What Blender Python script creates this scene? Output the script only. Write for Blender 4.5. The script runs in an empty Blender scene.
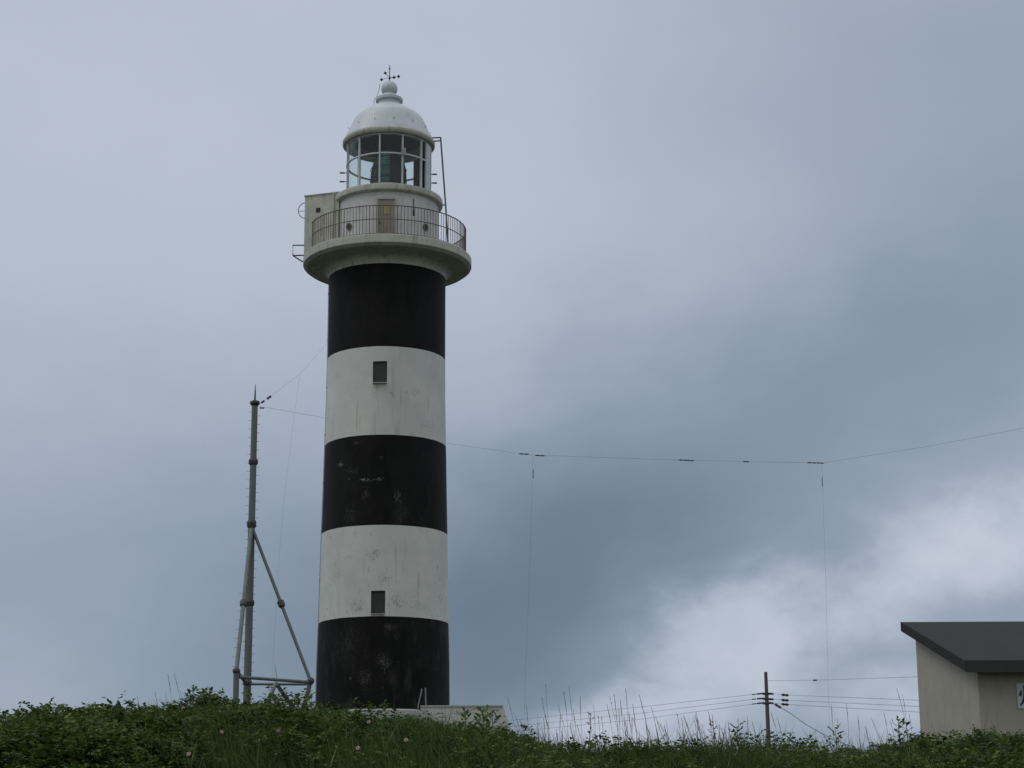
import bpy, math, random
import numpy as np
from math import sin, cos, pi, radians as R
from mathutils import Vector, Matrix
random.seed(7); rng = np.random.default_rng(11)
sc = bpy.context.scene
col = sc.collection
F = 2000.0; PITCH = R(14.0); CP, SP = cos(PITCH), sin(PITCH); ROLL = .005

def P(px, py, D):
    """world point seen at pixel px,py at forward distance D (eye = origin)"""
    a, b = px-512, 384-py
    a, b = a*cos(ROLL) + b*sin(ROLL), -a*sin(ROLL) + b*cos(ROLL)
    y = F*CP - b*SP; z = F*SP + b*CP
    return Vector((a*D/y, D, z*D/y))

# ------------------------------------------------------------ scene setup
cam_d = bpy.data.cameras.new('camera'); cam = bpy.data.objects.new('camera', cam_d); col.objects.link(cam)
cam_d.sensor_width = 36; cam_d.lens = F/1024*36; cam_d.clip_end = 20000; cam_d.clip_start = .1
cam.rotation_euler = (Matrix.Rotation(R(90)+PITCH, 3, 'X') @ Matrix.Rotation(-ROLL, 3, 'Z')).to_euler(); sc.camera = cam
sc.render.resolution_x = 1024; sc.render.resolution_y = 768
sc.view_settings.view_transform = 'Standard'; sc.view_settings.look = 'None'
sc.view_settings.exposure = 0; sc.view_settings.gamma = 1
sc.render.engine = 'CYCLES'

LXN = (P(387, 280, 84).x + P(383.3, 700, 84).x)/2
def true_z(z): return 84*math.tan(math.atan(z/84)+R(2)) - .045
def rescale(v):
    x, y, z = v; e = math.atan(z/84)-R(12); b = F*math.tan(e)
    k = (F*cos(R(12))-b*sin(R(12)))/(F*CP-b*SP)
    return (LXN+(x+5.40)*k, 84+(y-84)*k, true_z(z))
# ------------------------------------------------------------ mesh helpers
class MB:
    def __init__(s): s.v = []; s.f = []; s.sm = []
    def add(s, vs, fs, smooth=False):
        o = len(s.v); s.v += [tuple(v) for v in vs]
        s.f += [tuple(o+i for i in f) for f in fs]; s.sm += [smooth]*len(fs)
    def box(s, c, d, M=None):
        c = Vector(c); hx, hy, hz = d[0]/2, d[1]/2, d[2]/2
        vs = [Vector((x*hx, y*hy, z*hz)) for z in (-1, 1) for y in (-1, 1) for x in (-1, 1)]
        if M is not None: vs = [M @ v for v in vs]
        s.add([v+c for v in vs], [(0,2,3,1),(4,5,7,6),(0,1,5,4),(2,6,7,3),(0,4,6,2),(1,3,7,5)])
    def tube(s, pts, r, n=8, caps=True):
        pts = [Vector(p) for p in pts]
        rs = r if isinstance(r, (list, tuple)) else [r]*len(pts)
        vs = []; up = None
        for i, p in enumerate(pts):
            t = (pts[min(i+1, len(pts)-1)] - pts[max(i-1, 0)]).normalized()
            if up is None:
                up = Vector((0,0,1)) if abs(t.z) < .9 else Vector((1,0,0))
            a = t.cross(up).normalized(); b = a.cross(t).normalized(); up = b
            for k in range(n):
                q = 2*pi*k/n; vs.append(p + a*(rs[i]*cos(q)) + b*(rs[i]*sin(q)))
        fs = [(i*n+k, i*n+(k+1)%n, (i+1)*n+(k+1)%n, (i+1)*n+k) for i in range(len(pts)-1) for k in range(n)]
        s.add(vs, fs, True)
        if caps: s.add(vs[:n], [tuple(range(n))[::-1]]); s.add(vs[-n:], [tuple(range(n))])
    def lathe(s, prof, c=(0,0,0), n=96, a0=0, a1=2*pi, close=False):
        """prof: list of (r,z); azimuth 0 faces -y"""
        full = abs(a1-a0-2*pi) < 1e-6; m = n if full else n+1
        vs = [(c[0]+r*sin(a0+(a1-a0)*k/n), c[1]-r*cos(a0+(a1-a0)*k/n), c[2]+z) for r, z in prof for k in range(m)]
        L = len(prof); fs = []
        for i in range(L if close else L-1):
            j = (i+1) % L
            for k in range(n):
                k2 = (k+1) % m
                fs.append((i*m+k, i*m+k2, j*m+k2, j*m+k))
        s.add(vs, fs, True)
        if close and not full:
            s.add([vs[i*m] for i in range(L)], [tuple(range(L))]); s.add([vs[i*m+m-1] for i in range(L)], [tuple(range(L))[::-1]])
    def sphere(s, c, r, n=12, sc=(1,1,1)):
        prof = [(r*sin(pi*i/n)*sc[0]+1e-5, -r*cos(pi*i/n)*sc[2]) for i in range(n+1)]
        s.lathe(prof, c, n*2)
    def build(s, name, mat, parent=None, angle=35, raw=None):
        root = parent
        while root is not None and root.parent: root = root.parent
        if raw is None: raw = not (root is not None and root.name == 'lighthouse')
        if not raw: s.v = [rescale(v) for v in s.v]
        me = bpy.data.meshes.new(name); me.from_pydata(s.v, [], s.f)
        me.polygons.foreach_set('use_smooth', s.sm)
        try: me.set_sharp_from_angle(angle=R(angle))
        except Exception: pass
        me.materials.append(mat); me.update()
        o = bpy.data.objects.new(name, me); col.objects.link(o)
        if parent is not None:
            o.parent = parent
            o.location = -WORLD(parent)
        return o
def WORLD(o):
    v = Vector(o.location)
    while o.parent: o = o.parent; v += Vector(o.location)
    return v
def tag(o, label=None, cat=None, group=None, kind=None):
    if label: o['label'] = label
    if cat: o['category'] = cat
    if group: o['group'] = group
    if kind: o['kind'] = kind
    return o
def empty(name, loc, label, cat, group=None):
    o = bpy.data.objects.new(name, None); o.location = loc; o.empty_display_size = .3; col.objects.link(o)
    return tag(o, label, cat, group)

# ------------------------------------------------------------ materials
def new_mat(name):
    m = bpy.data.materials.new(name); m.use_nodes = True; nt = m.node_tree
    return m, nt, nt.nodes['Principled BSDF']
def noise(nt, scale, detail=4, rough=.6, vec=None, dim='3D', dist=0):
    n = nt.nodes.new('ShaderNodeTexNoise'); n.inputs['Scale'].default_value = scale
    n.inputs['Detail'].default_value = detail; n.inputs['Roughness'].default_value = rough; n.inputs['Distortion'].default_value = dist
    if vec: nt.links.new(vec, n.inputs['Vector'])
    return n.outputs['Fac']
def coords(nt, scale=(1,1,1)):
    t = nt.nodes.new('ShaderNodeNewGeometry'); m = nt.nodes.new('ShaderNodeMapping'); m.inputs['Scale'].default_value = scale
    nt.links.new(t.outputs['Position'], m.inputs['Vector']); return m.outputs['Vector']
def ramp(nt, fac, stops):
    r = nt.nodes.new('ShaderNodeValToRGB'); e = r.color_ramp.elements
    while len(e) < len(stops): e.new(.5)
    for el, (p, c) in zip(e, stops):
        el.position = p; el.color = (*c, 1) if len(c) == 3 else c
    nt.links.new(fac, r.inputs['Fac']); return r.outputs['Color']
def mix(nt, fac, a, b, mode='MIX'):
    m = nt.nodes.new('ShaderNodeMix'); m.data_type = 'RGBA'; m.blend_type = mode
    for s, v in ((m.inputs[0], fac), (m.inputs[6], a), (m.inputs[7], b)):
        if isinstance(v, (int, float)): s.default_value = v
        elif isinstance(v, tuple): s.default_value = (*v, 1)
        else: nt.links.new(v, s)
    return m.outputs[2]
def math_(nt, op, a, b=0.0, c=None, clamp=False):
    m = nt.nodes.new('ShaderNodeMath'); m.operation = op; m.use_clamp = clamp
    for i, v in enumerate((a, b, c)):
        if v is None: continue
        if isinstance(v, (int, float)): m.inputs[i].default_value = v
        else: nt.links.new(v, m.inputs[i])
    return m.outputs[0]
def sstep(nt, x, a, b):
    m = nt.nodes.new('ShaderNodeMapRange'); m.interpolation_type = 'SMOOTHSTEP'
    nt.links.new(x, m.inputs['Value']); m.inputs['From Min'].default_value = a; m.inputs['From Max'].default_value = b
    if a > b:
        m.inputs['From Min'].default_value = b; m.inputs['From Max'].default_value = a
        m.inputs['To Min'].default_value = 1; m.inputs['To Max'].default_value = 0
    return m.outputs[0]
def bump(nt, bsdf, h, strength=.3, dist=.02):
    b = nt.nodes.new('ShaderNodeBump'); b.inputs['Strength'].default_value = strength; b.inputs['Distance'].default_value = dist
    nt.links.new(h, b.inputs['Height']); nt.links.new(b.outputs['Normal'], bsdf.inputs['Normal'])
def simple(name, c, rough=.6, metal=0, var=.25, scale=3, stretch=(1,1,1), bmp=.15):
    m, nt, b = new_mat(name); v = coords(nt, stretch)
    n = noise(nt, scale, 6, .65, v)
    lo = tuple(x*(1-var) for x in c); hi = tuple(min(1, x*(1+var)) for x in c)
    nt.links.new(ramp(nt, n, [(.3, lo), (.7, hi)]), b.inputs['Base Color'])
    b.inputs['Roughness'].default_value = rough; b.inputs['Metallic'].default_value = metal
    if bmp: bump(nt, b, noise(nt, scale*8, 4, .6, v), bmp, .01)
    return m

def tower_mat():
    m, nt, b = new_mat('tower_paint')
    g = nt.nodes.new('ShaderNodeNewGeometry'); sp = nt.nodes.new('ShaderNodeSeparateXYZ'); nt.links.new(g.outputs['Position'], sp.inputs[0])
    z = sp.outputs['Z']; x = sp.outputs['X']
    edge = math_(nt, 'MULTIPLY', math_(nt, 'SUBTRACT', noise(nt, 6, 3), .5), .03)
    zz = math_(nt, 'ADD', z, edge)
    black = None
    for a, c in ((0, true_z(7.63)), (true_z(11.37), true_z(15.15)), (true_z(18.92), true_z(22.55))):
        s = math_(nt, 'MULTIPLY', math_(nt, 'GREATER_THAN', zz, a), math_(nt, 'LESS_THAN', zz, c))
        black = s if black is None else math_(nt, 'ADD', black, s)
    # white paint: warm grey blotches, thin vertical runs, dark flaking specks
    big = noise(nt, .7, 4, .55, coords(nt)); runs = noise(nt, 1, 5, .6, coords(nt, (5, 5, .35)))
    wh = ramp(nt, big, [(.3, (.51, .53, .525)), (.7, (.62, .625, .60))])
    wh = mix(nt, sstep(nt, runs, .56, .72), wh, (.43, .44, .42))
    fl = noise(nt, 3.2, 8, .72, coords(nt, (1, 1, .7))); reg = noise(nt, .55, 2, .5, coords(nt))
    flk = math_(nt, 'MULTIPLY', sstep(nt, fl, .60, .68), sstep(nt, reg, .46, .58))
    wh = mix(nt, math_(nt, 'MULTIPLY', flk, .62), wh, (.2, .2, .19))
    fl2 = sstep(nt, noise(nt, 4.5, 8, .75, coords(nt, (1, 1, .55))), .585, .66)
    wh = mix(nt, math_(nt, 'MULTIPLY', math_(nt, 'MULTIPLY', fl2, sstep(nt, z, 15.5, 13.8)), math_(nt, 'MULTIPLY', sstep(nt, noise(nt, .9, 2, .5, coords(nt)), .42, .58), .55)), wh, (.17, .17, .165))
    for px, py, w, h, k in ((375, 555, .40, .22, .5), (386, 580, .3, .18, .45), (397, 602, .28, .38, .45), (357, 606, .28, .3, .45), (349, 557, .35, .10, .35), (418, 606, .45, .2, .3), (416, 390, .25, .3, .28), (428, 424, .4, .3, .25), (360, 600, .1, .5, .35), (340, 575, .3, .3, .2), (374, 388, .3, .06, .3), (374, 394, .12, .3, .2)):
        p = P(px, py, 81.6)
        d = math_(nt, 'ADD', math_(nt, 'POWER', math_(nt, 'DIVIDE', math_(nt, 'SUBTRACT', x, p.x), w), 2), math_(nt, 'POWER', math_(nt, 'DIVIDE', math_(nt, 'SUBTRACT', z, p.z), h), 2))
        d = math_(nt, 'ADD', d, math_(nt, 'MULTIPLY', math_(nt, 'SUBTRACT', noise(nt, 9, 7, .75, coords(nt, (1.3, 1.3, .8))), .42), 12))
        wh = mix(nt, math_(nt, 'MULTIPLY', sstep(nt, d, 1.6, .3), k), wh, (.2, .2, .185))
    rust = math_(nt, 'MULTIPLY', sstep(nt, noise(nt, 1, 6, .65, coords(nt, (9, 9, .5))), .62, .74), sstep(nt, noise(nt, 1.1, 2, .5, coords(nt)), .5, .62))
    wh = mix(nt, math_(nt, 'MULTIPLY', rust, .4), wh, (.33, .29, .22))
    # joint lines between concrete lifts
    lift = math_(nt, 'ABSOLUTE', math_(nt, 'SUBTRACT', math_(nt, 'FRACT', math_(nt, 'DIVIDE', math_(nt, 'SUBTRACT', z, 6.9), 1.27)), .5))
    wh = mix(nt, math_(nt, 'MULTIPLY', sstep(nt, lift, .485, .5), .18), wh, (.3, .3, .29))
    # black paint: dusty film, pale peeled specks low on the tower
    bl = ramp(nt, noise(nt, 1.1, 6, .65, coords(nt, (1, 1, .5))), [(.35, (.004, .004, .004)), (.75, (.012, .012, .0115))])
    low = sstep(nt, z, 20, 8)
    sp1 = sstep(nt, noise(nt, 5.5, 8, .75, coords(nt, (1, 1, .8))), .60, .70)
    sp2 = math_(nt, 'MULTIPLY', math_(nt, 'MULTIPLY', sp1, sstep(nt, noise(nt, .8, 2, .5, coords(nt)), .48, .6)), low)
    bl = mix(nt, math_(nt, 'MULTIPLY', sp2, .6), bl, (.17, .17, .165))
    haze = math_(nt, 'MULTIPLY', sstep(nt, noise(nt, 1.6, 5, .6, coords(nt, (1.6, 1.6, .6))), .5, .75), low)
    bl = mix(nt, math_(nt, 'MULTIPLY', haze, .25), bl, (.09, .09, .085))
    # the bare peeled patches on the middle black band
    for px, py, w, h, k in ((339.5, 462, .10, .13, .5), (381.5, 459, .07, .1, .12), (363, 480, .13, .045, .6), (368, 480, .08, .04, .45), (382, 479, .16, .03, .3), (348, 478, .07, .05, .14), (398, 497, .22, .26, .14), (366, 495, .18, .3, .10), (356, 443, .22, .08, .1), (372, 481, .45, .06, .3), (352, 470, .3, .15, .1), (400, 515, .3, .5, .07), (350, 515, .3, .5, .06), (385, 662, .30, .35, .16), (365, 678, .25, .35, .11), (390, 628, .30, .15, .13), (345, 645, .6, .8, .04)):
        p = P(px, py, 81.6)
        d = math_(nt, 'ADD', math_(nt, 'POWER', math_(nt, 'DIVIDE', math_(nt, 'SUBTRACT', x, p.x), w), 2), math_(nt, 'POWER', math_(nt, 'DIVIDE', math_(nt, 'SUBTRACT', z, p.z), h), 2))
        d = math_(nt, 'ADD', d, math_(nt, 'MULTIPLY', math_(nt, 'SUBTRACT', noise(nt, 14, 7, .8, coords(nt, (1, 1, .8))), .44), 14))
        bl = mix(nt, math_(nt, 'MULTIPLY', sstep(nt, d, 1.3, .5), k), bl, (.35, .35, .34))
    nt.links.new(mix(nt, black, wh, bl), b.inputs['Base Color'])
    nt.links.new(math_(nt, 'ADD', math_(nt, 'MULTIPLY', black, .0), .62), b.inputs['Roughness'])
    b.inputs['Specular IOR Level'].default_value = .12
    bump(nt, b, noise(nt, 9, 6, .65, coords(nt)), .25, .02)
    return m
def weathered(name, a, bcol, stain, k=.5, rough=.65):
    m, nt, b = new_mat(name)
    c = ramp(nt, noise(nt, 1.4, 5, .6, coords(nt)), [(.3, a), (.7, bcol)])
    st = math_(nt, 'MULTIPLY', sstep(nt, noise(nt, 1, 7, .7, coords(nt, (4, 4, .8))), .5, .7), k)
    nt.links.new(mix(nt, st, c, stain), b.inputs['Base Color']); b.inputs['Roughness'].default_value = rough
    bump(nt, b, noise(nt, 14, 5, .6, coords(nt)), .2, .015)
    return m
M = {}
M['tower'] = tower_mat()
M['gallery'] = weathered('gallery_paint', (.37, .38, .345), (.52, .52, .46), (.16, .17, .12), .7)
M['drum'] = weathered('drum_paint', (.48, .49, .50), (.58, .585, .585), (.3, .29, .26), .4)
M['dome'] = weathered('dome_paint', (.44, .49, .54), (.54, .59, .64), (.28, .31, .33), .35, .45)
M['eave'] = weathered('eave_paint', (.3, .31, .27), (.42, .43, .38), (.17, .16, .11), .6)
M['white_metal'] = simple('white_metal', (.5, .53, .56), .45, 0, .12)
M['rail'] = simple('rail_metal', (.15, .12, .105), .6, .3, .35, 8)
M['dark_metal'] = simple('dark_metal', (.05, .048, .047), .6, .4, .3, 8)
M['galv'] = simple('galvanised_steel', (.13, .14, .14), .55, .35, .22, 2, (3, 3, .5))
M['flange'] = simple('dull_flange', (.07, .07, .068), .6, .4, .3, 6)
M['door'] = weathered('door_paint', (.21, .185, .165), (.27, .24, .215), (.14, .11, .09), .4)
M['yellow'] = simple('yellow_plate', (.30, .28, .10), .5, 0, .15)
M['dark'] = simple('dark_recess', (.02, .02, .021), .7)
M['pane'] = simple('window_pane', (.022, .021, .021), .4, 0, .15, 2)
M['frame'] = simple('window_frame', (.04, .038, .037), .5)
M['wire'] = simple('wire', (.035, .035, .04), .5)
M['pale_wire'] = simple('pale_wire', (.11, .12, .135), .5)
M['inner'] = simple('dark_lining', (.018, .018, .02), .75)
M['plinth'] = weathered('concrete', (.36, .37, .36), (.48, .48, .46), (.2, .2, .18), .5)
M['wall'] = weathered('house_wall', (.34, .32, .275), (.39, .365, .315), (.22, .205, .175), .35, .8)
M['roof'] = simple('roof_sheet', (.026, .028, .028), .8, 0, .12, 2, (1, .3, 1))
M['roof'].node_tree.nodes['Principled BSDF'].inputs['Specular IOR Level'].default_value = .15
M['fascia'] = simple('fascia', (.016, .016, .016), .55)
M['soil'] = simple('soil_turf', (.03, .035, .015), .95, 0, .4, 4)
M['wood'] = simple('weathered_pole', (.09, .088, .09), .8, 0, .3, 3, (4, 4, .4))
M['sign_w'] = simple('sign_white', (.5, .53, .54), .4, 0, .08)
M['sign_b'] = simple('sign_navy', (.012, .018, .045), .4)
M['stalk'] = simple('dry_stalk', (.30, .265, .255), .8, 0, .4, 6)
M['stem'] = simple('green_stem', (.06, .075, .03), .8, 0, .3, 6)
M['pink'] = simple('pink_petal', (.34, .2, .24), .6, 0, .2, 20)
M['stamen'] = simple('yellow_centre', (.45, .3, .05), .7)
def glass_mat():
    m, nt, b = new_mat('lantern_glass'); out = nt.nodes['Material Output']
    t = nt.nodes.new('ShaderNodeBsdfTransparent'); t.inputs[0].default_value = (.86, .93, .92, 1)
    g = nt.nodes.new('ShaderNodeBsdfGlossy'); g.inputs['Roughness'].default_value = .04; g.inputs[0].default_value = (.8, .85, .85, 1)
    f = nt.nodes.new('ShaderNodeLayerWeight'); f.inputs[0].default_value = .5
    ff = math_(nt, 'MULTIPLY_ADD', math_(nt, 'POWER', f.outputs['Facing'], 4), .5, .05)
    x = nt.nodes.new('ShaderNodeMixShader'); nt.links.new(ff, x.inputs[0]); nt.links.new(t.outputs[0], x.inputs[1]); nt.links.new(g.outputs[0], x.inputs[2])
    nt.links.new(x.outputs[0], out.inputs[0]); return m
M['glass'] = glass_mat()
m, nt, b = new_mat('lens_glass'); b.inputs['Base Color'].default_value = (.16, .32, .27, 1); b.inputs['Roughness'].default_value = .12
b.inputs['Transmission Weight'].default_value = .6; b.inputs['IOR'].default_value = 1.3; M['lens'] = m
def leaf_mat(name, stops, transl=.3, rough=.5):
    m, nt, b = new_mat(name); out = nt.nodes['Material Output']
    a = nt.nodes.new('ShaderNodeAttribute'); a.attribute_name = 'tint'
    fac = math_(nt, 'ADD', math_(nt, 'MULTIPLY', a.outputs['Fac'], .65), math_(nt, 'MULTIPLY', noise(nt, 1.3, 4, .6, coords(nt)), .35))
    c = ramp(nt, fac, stops); nt.links.new(c, b.inputs['Base Color']); b.inputs['Roughness'].default_value = rough
    b.inputs['Specular IOR Level'].default_value = .12
    t = nt.nodes.new('ShaderNodeBsdfTranslucent'); nt.links.new(c, t.inputs[0])
    x = nt.nodes.new('ShaderNodeMixShader'); x.inputs[0].default_value = transl
    nt.links.new(b.outputs[0], x.inputs[1]); nt.links.new(t.outputs[0], x.inputs[2]); nt.links.new(x.outputs[0], out.inputs[0])
    return m
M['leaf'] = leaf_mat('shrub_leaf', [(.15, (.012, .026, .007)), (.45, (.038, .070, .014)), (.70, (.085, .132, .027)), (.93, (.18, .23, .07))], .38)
M['blade'] = leaf_mat('grass_blade', [(.1, (.025, .05, .014)), (.5, (.055, .095, .028)), (.75, (.105, .15, .052)), (.95, (.20, .21, .11))], .25, .6)
M['broad'] = leaf_mat('pale_leaf', [(.0, (.05, .1, .03)), (.6, (.10, .17, .06)), (1, (.18, .24, .11))], .3)
M['dleaf'] = leaf_mat('dark_leaf', [(.0, (.015, .025, .01)), (1, (.035, .05, .02))], .15)

# ------------------------------------------------------------ world
W = bpy.data.worlds.new('World'); sc.world = W; W.use_nodes = True; nt = W.node_tree
for n in list(nt.nodes): nt.nodes.remove(n)
out = nt.nodes.new('ShaderNodeOutputWorld')
SUN_EL, SUN_AZ = R(50), R(258)      # azimuth clockwise from +Y: behind the camera, to its left
sky = nt.nodes.new('ShaderNodeTexSky'); sky.sky_type = 'NISHITA'; sky.sun_disc = False
sky.sun_elevation = SUN_EL; sky.sun_rotation = SUN_AZ
bgA = nt.nodes.new('ShaderNodeBackground'); nt.links.new(sky.outputs[0], bgA.inputs[0]); bgA.inputs[1].default_value = .08
tc = nt.nodes.new('ShaderNodeTexCoord'); sp = nt.nodes.new('ShaderNodeSeparateXYZ'); nt.links.new(tc.outputs['Generated'], sp.inputs[0])
m_ = lambda op, a, b=0.0, c=None, clamp=False: math_(nt, op, a, b, c, clamp)
dirv = tc.outputs['Generated']
def wnoise(scale, detail, rough, stretch=(1,1,1), off=(0,0,0)):
    mp = nt.nodes.new('ShaderNodeMapping'); mp.inputs['Scale'].default_value = stretch; mp.inputs['Location'].default_value = off
    nt.links.new(dirv, mp.inputs['Vector']); return noise(nt, scale, detail, rough, mp.outputs['Vector'])
az0 = m_('ARCTAN2', sp.outputs['X'], sp.outputs['Y']); el0 = m_('ARCSINE', sp.outputs['Z'])
w1 = m_('SUBTRACT', wnoise(9, 5, .55, (1, 1, 1.6)), .5); w2 = m_('SUBTRACT', wnoise(9, 5, .55, (1, 1, 1.6), (5, 3, 1)), .5)
az = m_('ADD', az0, m_('MULTIPLY', w1, .10)); el = m_('ADD', el0, m_('MULTIPLY', w2, .08))
def A(px): return (px-512)/F
def E(py): return PITCH - math.atan((py-384)/F)
def blob(px, py, sx, sy, amp, rot=0, a_=None, e_=None):
    a_ = a_ or az; e_ = e_ or el
    dx = m_('SUBTRACT', a_, A(px)); dy = m_('SUBTRACT', e_, E(py)); c, s = cos(rot), sin(rot)
    u = m_('ADD', m_('MULTIPLY', dx, c*F/sx), m_('MULTIPLY', dy, s*F/sx)); v = m_('ADD', m_('MULTIPLY', dx, -s*F/sy), m_('MULTIPLY', dy, c*F/sy))
    r2 = m_('ADD', m_('MULTIPLY', u, u), m_('MULTIPLY', v, v))
    return m_('MULTIPLY', m_('EXPONENT', m_('MULTIPLY', r2, -1.0)), amp)
terms = [
    (540, 600, 240, 120, -.32, R(20)), (720, 430, 360, 110, -.17, R(14)), (1000, 310, 260, 120, -.14, R(10)),
    (960, 100, 330, 200, -.17, 0), (1400, 200, 350, 300, -.15, 0), (250, 560, 270, 140, -.10, 0), (640, 470, 200, 70, -.04, 0),
    (20, 700, 130, 60, .12, 0), (90, 140, 420, 240, .075, 0), (500, 200, 90, 220, .04, 0)]
base = m_('MULTIPLY_ADD', el, 1.25, .42)         # brighter higher up
tot = m_('MINIMUM', base, .80)
for t in terms: tot = m_('ADD', tot, blob(*t))
# bright broken cloud low on the right, with a billowed upper edge
cm = blob(1000, 545, 190, 75, .92, R(16))
for t in ((760, 645, 115, 80, 1.05, R(24)), (875, 600, 150, 60, .85, R(14)), (640, 722, 150, 42, .95, R(10)), (900, 700, 200, 50, .6, 0)): cm = m_('MAXIMUM', cm, blob(*t))
fl = m_('SUBTRACT', wnoise(26, 7, .58, (1, 1, 1.4)), .5); fl2 = m_('SUBTRACT', wnoise(11, 5, .55, (1, 1, 1.8), (3, 1, 7)), .5)
cm = m_('ADD', cm, m_('MULTIPLY', cm, m_('ADD', m_('MULTIPLY', fl, 1.0), m_('MULTIPLY', fl2, .7))))
tot = m_('ADD', tot, m_('MULTIPLY', sstep(nt, cm, .20, 1.0), .39))
tot = m_('ADD', tot, m_('MULTIPLY', fl, m_('MULTIPLY', cm, .12)))
tot = m_('ADD', tot, m_('MULTIPLY', m_('SUBTRACT', wnoise(5, 4, .5, (1, 1, 2)), .5), .14))
cl = ramp(nt, tot, [(0.0, (.105, .15, .205)), (.25, (.155, .21, .285)), (.5, (.268, .332, .415)), (.75, (.42, .475, .575)), (1.0, (.56, .605, .70))])
# the overcast is thinner overhead and behind the photographer
up = sstep(nt, el0, .42, .8); back = sstep(nt, sp.outputs['Y'], .3, -.6)
gain = m_('ADD', 1.0, m_('ADD', m_('MULTIPLY', up, .50), m_('MULTIPLY', back, -.18)))
bgB = nt.nodes.new('ShaderNodeBackground'); 
neut = m_('MAXIMUM', up, back)
nt.links.new(mix(nt, neut, cl, (.57, .60, .605)), bgB.inputs[0]); nt.links.new(gain, bgB.inputs[1])
mx = nt.nodes.new('ShaderNodeMixShader'); mx.inputs[0].default_value = .96
nt.links.new(bgA.outputs[0], mx.inputs[1]); nt.links.new(bgB.outputs[0], mx.inputs[2]); nt.links.new(mx.outputs[0], out.inputs[0])
sl = bpy.data.lights.new('sun', 'SUN'); sl.energy = .6; sl.angle = R(25); sl.color = (1, .97, .92)
so = bpy.data.objects.new('sun', sl); col.objects.link(so)
sd = Vector((sin(SUN_AZ)*cos(SUN_EL), cos(SUN_AZ)*cos(SUN_EL), sin(SUN_EL)))
so.rotation_euler = sd.to_track_quat('Z', 'Y').to_euler()

# ------------------------------------------------------------ terrain
CREST = np.array([(-700,735),(-200,738),(-40,735),(0,736),(25,724),(45,716),(75,715),(118,721),(130,724),(145,715),(165,705),(200,702),(260,705),(320,710),(350,719),(430,724),(490,727),(520,733),(600,741),(700,741),(780,741),(850,742),(900,737),(960,733),(1024,735),(1300,738),(1800,745)], float)
DC = 20.0
cx = np.array([P(a, b, DC).x for a, b in CREST]); cz = np.array([P(a, b, DC).z for a, b in CREST])
def ss(t): t = np.clip(t, 0, 1); return t*t*(3-2*t)
def crest(x, y):  # top of the growth along the crest, x carried out from the eye
    return np.interp(x*DC/np.maximum(y, 5), cx, cz)
VEG = .42; VOFF = .47
def ground(x, y):
    x = np.asarray(x, float); y = np.asarray(y, float)
    top = np.interp(x, cx, cz) - VOFF
    g = -1.6 + (top+1.6)*ss((y-6.0)/13.5)
    left = ss((-.3-x)/3.5); top = np.interp(x, cx, cz) - VOFF
    d = np.maximum(y-20, 0); far = top + np.minimum(d, 62)*(.052+.033*left) + np.maximum(y-82, 0)*.012
    far = np.where(y > 200, far-(y-200)*.02, far)
    back = np.where(y > 20, far, g)
    return back + .05*np.sin(x*1.7+y*.9)+.04*np.sin(x*.6-y*1.3)
def axis(lims, steps):
    r = [lims[0]]
    for b, s in zip(lims[1:], steps): 
        n = max(1, int(round((b-r[-1])/s))); r += list(np.linspace(r[-1], b, n+1)[1:])
    return np.array(r)
gx = axis([-4000, -600, -120, -14, 14, 120, 600, 4000], [600, 60, 5, .35, 5, 60, 600])
gy = axis([-600, -60, 4, 26, 140, 700, 6000], [100, 8, .35, 4, 40, 600])
X, Y = np.meshgrid(gx, gy); Z = ground(X, Y)
vs = np.stack([X, Y, Z], -1).reshape(-1, 3); nx_, ny_ = len(gx), len(gy)
fs = [(j*nx_+i, j*nx_+i+1, (j+1)*nx_+i+1, (j+1)*nx_+i) for j in range(ny_-1) for i in range(nx_-1)]
me = bpy.data.meshes.new('ground'); me.from_pydata(vs.tolist(), [], fs); me.materials.append(M['soil'])
me.polygons.foreach_set('use_smooth', [True]*len(fs))
g = bpy.data.objects.new('ground', me); col.objects.link(g); g['kind'] = 'structure'
def gz(x, y): return float(ground(x, y))

# ------------------------------------------------------------ lighthouse
LX, LY = -5.40, 84.0; C0 = (LX, LY, 0); DAZ = R(3.7)
def LP(r, az, z): return Vector((LX+r*sin(az), LY-r*cos(az), z))
LH = empty('lighthouse', (LXN, LY, true_z(3.6)), 'tall round lighthouse in black and white bands with glazed lantern and white dome', 'lighthouse')
mb = MB()
prof = [(2.785, 3.3), (2.775, 3.98), (2.755, 6), (2.715, 7.62), (2.685, 9.5), (2.655, 11.37), (2.615, 13.2), (2.58, 15.15), (2.535, 17.3), (2.525, 18.92), (2.525, 20.7), (2.525, 22.5)]
prof2 = prof + [(2.2, 22.5), (2.2, 3.3)]
mb.lathe(prof2, C0, 128, close=True)
shaft = mb.build('tower_shaft', M['tower'], LH)
cut = MB(); WIN = [(-2.4, 18.28, 17.32, .60), (-1.4, 8.67, 7.70, .58)]
for a, zt, zb, w in WIN:
    Mx = Matrix.Rotation(R(a)+0, 3, 'Z'); c = LP(2.60, R(a), (zt+zb)/2); cut.box(c, (w, .56, zt-zb), Mx)
cu = cut.build('cut', M['tower'], raw=False)
md = shaft.modifiers.new('b', 'BOOLEAN'); md.object = cu; md.operation = 'DIFFERENCE'; md.solver = 'EXACT'
bpy.context.view_layer.update()
dg = bpy.context.evaluated_depsgraph_get(); nm = bpy.data.meshes.new_from_object(shaft.evaluated_get(dg))
shaft.modifiers.clear(); shaft.data = nm; nm.name = 'tower_shaft'
nm.polygons.foreach_set('use_smooth', [True]*len(nm.polygons)); nm.set_sharp_from_angle(angle=R(30)); nm.update()
bpy.data.objects.remove(cu, do_unlink=True)
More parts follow.
